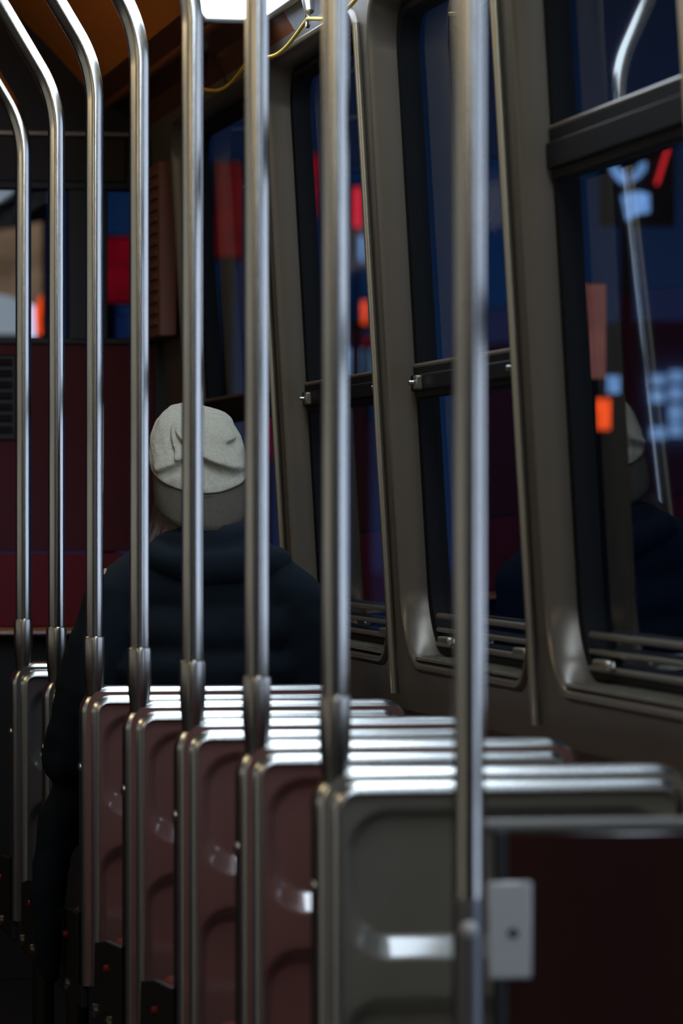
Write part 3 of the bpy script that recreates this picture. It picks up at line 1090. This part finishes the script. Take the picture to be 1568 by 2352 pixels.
for (r, z) in ((0.080, -0.080), (0.084, -0.092), (0.090, -0.095), (0.0955, -0.090), (0.0980, -0.074), (0.0985, -0.050), (0.0975, -0.028), (0.095, -0.008), (0.091, 0.010), (0.084, 0.024), (0.060, 0.030)):
    rows.append([hat_point(0, 2 * PI * i / NT, r + 0.002 * noise.noise(Vector((math.cos(2 * PI * i / NT) * 3, math.sin(2 * PI * i / NT) * 3, z * 20))), z) for i in range(NT)])
cuff = MB().grid(rows, closed=True).build('cuff', M['wool_cuff'], hat, angle=90)
cuff['label'] = 'folded darker cuff'


# ------------------------------------------------------------------ the street outside
tag(MB().box(-40, 60, -30, 140, -0.95, -0.85).build('street', M['asphalt'], smooth=False), kind='structure')


def building(name, x0, x1, y0, y1, z1, label):
    r = empty(name, ((x0 + x1) / 2, (y0 + y1) / 2, -0.85))
    tag(r, label, 'building')
    hx, hy = (x1 - x0) / 2, (y1 - y0) / 2
    MB().box(-hx, hx, -hy, hy, 0, z1 + 0.85).build('wall', M['facade'], r, smooth=False, bevel=0.02)
    m = MB()
    m.box(-hx - 0.2, hx + 0.2, -hy - 0.2, hy + 0.2, z1 + 0.85, z1 + 1.2)
    m.build('roof', M['facade'], r, smooth=False)
    return r


def lit(name, x0, x1, y, z0, z1, mt, label, cat, depth=0.12, frame=0.02, post=None, round_=0.0, pr=0.05):
    """a lit sign or signal: black housing and a glowing face toward the car, on a post or wall bracket"""
    cx, cz = (x0 + x1) / 2, (z0 + z1) / 2
    r = empty(name, (cx, y, cz))
    tag(r, label, cat)
    hx, hz = (x1 - x0) / 2, (z1 - z0) / 2
    MB().box(-hx - frame, hx + frame, 0.012, depth, -hz - frame, hz + frame).build('housing', M['sign_box'], r, bevel=0.01)
    MB().box(-hx, hx, -0.01, 0.02, -hz, hz).build('lit_face', mt, r, bevel=min(hx, hz) * round_, bseg=4, smooth=False)
    if post:
        MB().tube([(0, depth * 0.7, -hz - frame), (0, depth * 0.7, -0.85 - cz)], pr, 10).build('post', M['sign_box'], r)
    return r


G = {
    'orange': glow('orange_signal', (1.0, 0.085, 0.012), 1.5, 0.5, (40, 40, 4)),
    'red': glow('red_signal', (1.0, 0.03, 0.04), 1.0),
    'red_dim': glow('dim_red_sign', (0.75, 0.008, 0.035), 0.13, 0.3, (4, 4, 6)),
    'red_mid': glow('red_sign', (0.95, 0.010, 0.035), 0.26, 0.5, (4, 4, 5)),
    'blue': glow('blue_sign', (0.26, 0.50, 1.0), 0.8, 0.35, (30, 30, 4)),
    'blue_pale': glow('pale_blue_windows', (0.30, 0.55, 1.0), 0.60, 0.5, (22, 22, 1)),
    'blue_deep': glow('deep_blue_sign', (0.03, 0.10, 0.42), 0.13, 0.3, (4, 4, 4)),
    'salmon': glow('salmon_banner', (0.62, 0.18, 0.11), 0.48, 0.2, (4, 4, 6)),  # glow that takes the place of a reflection in the glass
    'salmon_dim': glow('dim_mauve_banner', (0.42, 0.15, 0.13), 0.36, 0.2, (4, 4, 6)),
    'white': glow('white_lightbox', (0.55, 0.62, 0.70), 0.42),
    'yellow': glow('yellow_lightbox', (0.60, 0.34, 0.06), 0.30, 0.4, (3, 3, 3)),
    'tan': glow('tan_lightbox', (0.45, 0.28, 0.18), 0.30, 0.4, (3, 3, 3)),
    'shop_cool': glow('cool_shop_window', (0.70, 0.79, 1.0), ADDED_COOL),
    'shop_warm': glow('warm_shop_window', (1.0, 0.89, 0.70), ADDED_WARM),
    'bright': glow('bright_window', (0.60, 0.72, 1.0), 1.1),
}

building('corner_building', 14.95, 17.5, 60.2, 72, 3.6, 'dark low building carrying the pale blue lit window grid')


def added_glow_row(name, x, facing, y0, y1, mt, label, bays, z1=4.2):
    """a shop front parallel to the track: wall, lit display windows between piers, a fascia and a door"""
    r = empty(name, (x, (y0 + y1) / 2, -0.85))
    tag(r, label, 'shop')
    hy = (y1 - y0) / 2
    m = MB()
    m.box(0.12 * facing, 3.0 * facing, -hy, hy, 0, z1 + 0.85)
    m.build('wall', M['facade'], r, smooth=False)
    m = MB()
    m.box(-0.15 * facing, 0.12 * facing, -hy, hy, 3.75, 4.45)
    m.build('fascia', M['facade'], r, smooth=False, bevel=0.02)
    w = 2 * hy / bays
    for k in range(bays):
        c = -hy + w * (k + 0.5)
        p = MB().box(0.06 * facing, 0.12 * facing, c - w * 0.43, c + w * 0.43, 0.45, 3.70).build('display_window', mt, r, smooth=False)
        MB().box(0.02 * facing, 0.10 * facing, c - 0.04, c + 0.04, 0.45, 3.70).build('mullion', M['sign_box'], p, smooth=False)
    return r


added_glow_row('lit_shop', 4.6, 1, 0.0, 9.6, G['shop_cool'], 'cool white lit shop windows right beside the streetcar', 4)  # added out of view; its length sets the bright band on the poles
added_glow_row('lit_shop', -6.5, -1, -2.0, 12.0, G['shop_warm'], 'dim warm lit shop windows across the street', 6)  # added out of view for the warm left side of the poles

lit('pedestrian_signal', 9.29, 9.48, 39, 2.02, 2.30, G['orange'], 'orange lit pedestrian signal seen through the nearest window', 'signal', 0.2, 0.05, True, 0.5)
lit('pedestrian_signal', 9.02, 9.18, 50, 3.44, 3.71, G['orange'], 'orange lit signal seen between the thick pole and its window pillar', 'signal', 0.2, 0.05, True, 0.5)
lit('blue_sign', 8.20, 8.37, 34, 2.22, 2.36, G['blue'], 'small square blue lit sign above the orange pedestrian signal', 'sign', 0.1, 0.01, True)
# blue lit window grid on the corner building
wg = empty('lit_window_grid', (15.6, 60.1, 2.25))
tag(wg, 'pale blue lit window grid low on the dark corner building', 'lit windows')
for cx_, w_ in ((-0.36, 0.20), (-0.10, 0.20), (0.16, 0.22), (0.45, 0.22), (0.75, 0.25)):
    for k, (zz, hh) in enumerate(((0.10, 0.16), (0.34, 0.20), (0.62, 0.16), (0.86, 0.14))):
        if (k == 1 and cx_ == -0.36):
            continue
        MB().box(cx_ - w_ / 2, cx_ + w_ / 2, 0.0, 0.05, zz - hh / 2 + (0.04 if cx_ > -0.2 else 0), zz + hh / 2 + (0.06 if cx_ > -0.2 else 0)).build('lit_window', G['blue_pale'], wg, smooth=False)
# blue neon shapes high on the near sign
ns = empty('neon_sign', (7.40, 30.0, 3.36))
tag(ns, 'pale blue neon sign with two slanted strokes over a square', 'neon sign')


def prism(pts, d0, d1):
    n = len(pts)
    return MB().add([(x, d0, z) for x, z in pts] + [(x, d1, z) for x, z in pts],
                    [tuple(range(n)), tuple(reversed(range(n, 2 * n)))] + [(k, (k + 1) % n, n + (k + 1) % n, n + k) for k in range(n)])


prism([(-0.145, 0.370), (-0.10, 0.360), (-0.035, 0.30), (-0.035, 0.235), (-0.07, 0.250), (-0.13, 0.32)], 0, 0.05).build('stroke', G['blue'], ns, smooth=False)
prism([(0.115, 0.395), (0.075, 0.385), (0.025, 0.30), (0.020, 0.255), (0.060, 0.275), (0.110, 0.33)], 0, 0.05).build('stroke', G['blue'], ns, smooth=False)
prism([(-0.055, 0.155), (0.060, 0.185), (0.140, 0.165), (0.140, 0.035), (0.05, 0.020), (-0.015, -0.02)], 0, 0.05).build('square', G['blue'], ns, smooth=False)
MB().box(-0.20, 0.34, 0.06, 0.14, -0.06, 0.55).build('backing', M['sign_box'], ns)
MB().tube([(0.0, 0.12, -0.06), (0.0, 0.12, -4.2)], 0.05, 10).build('post', M['sign_box'], ns)
tag(MB().tube([(7.590, 30, 3.595), (7.672, 30, 3.85)], 0.012, 10).build('neon_tube', G['red']), 'slanting red neon tube beside the blue neon sign', 'neon tube')
lit('street_banner', 3.452, 3.535, 15, 1.74, 2.10, G['salmon'], 'salmon lit banner strip outside the nearest window', 'banner', 0.06, 0.006, True, pr=0.022)  # glowing strip set outside to act as a window reflection
lit('street_banner', 3.556, 3.620, 15.05, 1.765, 2.10, G['salmon_dim'], 'dimmer mauve lit banner strip right of the salmon one', 'banner', 0.06, 0.006, True, pr=0.010)  # second strip added for the doubled reflection in the pane
lit('traffic_signal', 8.105, 8.205, 45, 4.24, 4.66, G['red'], 'bright red traffic light between thick pole and window pillar', 'traffic light', 0.25, 0.05, True, 0.4)
lit('red_sign', 7.60, 7.82, 45.5, 4.40, 5.05, G['red_mid'], 'glowing red sign left of the thick pole', 'sign', 0.2, 0.02, True)
lit('red_sign', 4.44, 4.62, 30, 3.05, 3.70, G['red_dim'], 'dark crimson sign seen in the far window above the hat', 'sign', 0.2, 0.02, True)
lit('blue_sign', 8.46, 8.59, 47, 4.0, 4.28, G['blue'], 'small blue sign just below the bright red traffic light', 'sign', 0.1, 0.02, True)
lit('lit_shop', 8.55, 8.88, 48, 2.70, 3.08, G['blue_pale'], 'pale blue lit shop front low beside the window pillar', 'shop front', 0.3, 0.02, True)
lit('red_sign', 8.58, 8.88, 47.5, 3.10, 3.19, G['red_dim'], 'thin red fascia strip over the pale blue shop front', 'sign', 0.1, 0.01, True)
lit('lit_shop', 8.205, 8.325, 48.2, 2.65, 3.17, G['blue_pale'], 'narrow pale blue lit shop front left of the thick pole', 'shop front', 0.3, 0.02, True)
lit('red_sign', 6.34, 6.45, 40, 1.75, 2.53, G['red_dim'], 'narrow crimson strip sign beside the far window pillar', 'sign', 0.1, 0.01, True)
lit('street_banner', 4.40, 4.485, 30.6, 2.05, 2.23, G['salmon_dim'], 'small mauve strip seen just above the hat', 'banner', 0.06, 0.01, True)
lit('red_sign', 8.80, 8.87, 45.2, 4.58, 4.88, G['red_dim'], 'faint small red sign right of the middle window pillar', 'sign', 0.1, 0.02, True)
# billboard ahead of the car
bb = empty('billboard', (2.95, 30, 2.48))
tag(bb, 'blurred yellow and white lit billboard seen through the front window', 'billboard')
MB().box(-0.9, 0.32, 0.03, 0.2, -0.05, 1.05).build('backing', M['sign_box'], bb)
prism([(-0.8, 0.02), (0.16, 0.02), (0.16, 0.22), (0.06, 0.28), (-0.10, 0.31), (-0.8, 0.36)], 0, 0.03).build('white_field', G['white'], bb, smooth=False)
prism([(-0.8, 0.36), (-0.10, 0.31), (-0.02, 0.50), (-0.08, 0.72), (-0.8, 0.80)], 0, 0.03).build('yellow_field', G['yellow'], bb, smooth=False)
prism([(-0.10, 0.31), (0.06, 0.28), (0.16, 0.22), (0.27, 0.25), (0.27, 0.80), (-0.08, 0.72), (-0.02, 0.50)], 0, 0.03).build('tan_field', G['tan'], bb, smooth=False)
prism([(0.165, 0.0), (0.225, 0.0), (0.215, 0.22), (0.165, 0.24)], -0.01, 0.03).build('bright_field', G['bright'], bb, smooth=False)
prism([(0.228, 0.02), (0.265, 0.02), (0.265, 0.30), (0.220, 0.20)], -0.01, 0.03).build('orange_field', G['orange'], bb, smooth=False)
MB().tube([(-0.3, 0.12, -0.05), (-0.3, 0.12, -3.33)], 0.06, 10).build('post', M['sign_box'], bb)
lit('red_sign', 3.60, 3.87, 30.2, 2.74, 3.19, G['red_dim'], 'soft crimson sign glowing in the narrow front window pane', 'sign', 0.2, 0.02, True)
lit('blue_sign', 3.60, 3.87, 30.7, 2.45, 2.68, G['blue_deep'], 'deep blue sign under the crimson one in the front window', 'sign', 0.2, 0.02, True)
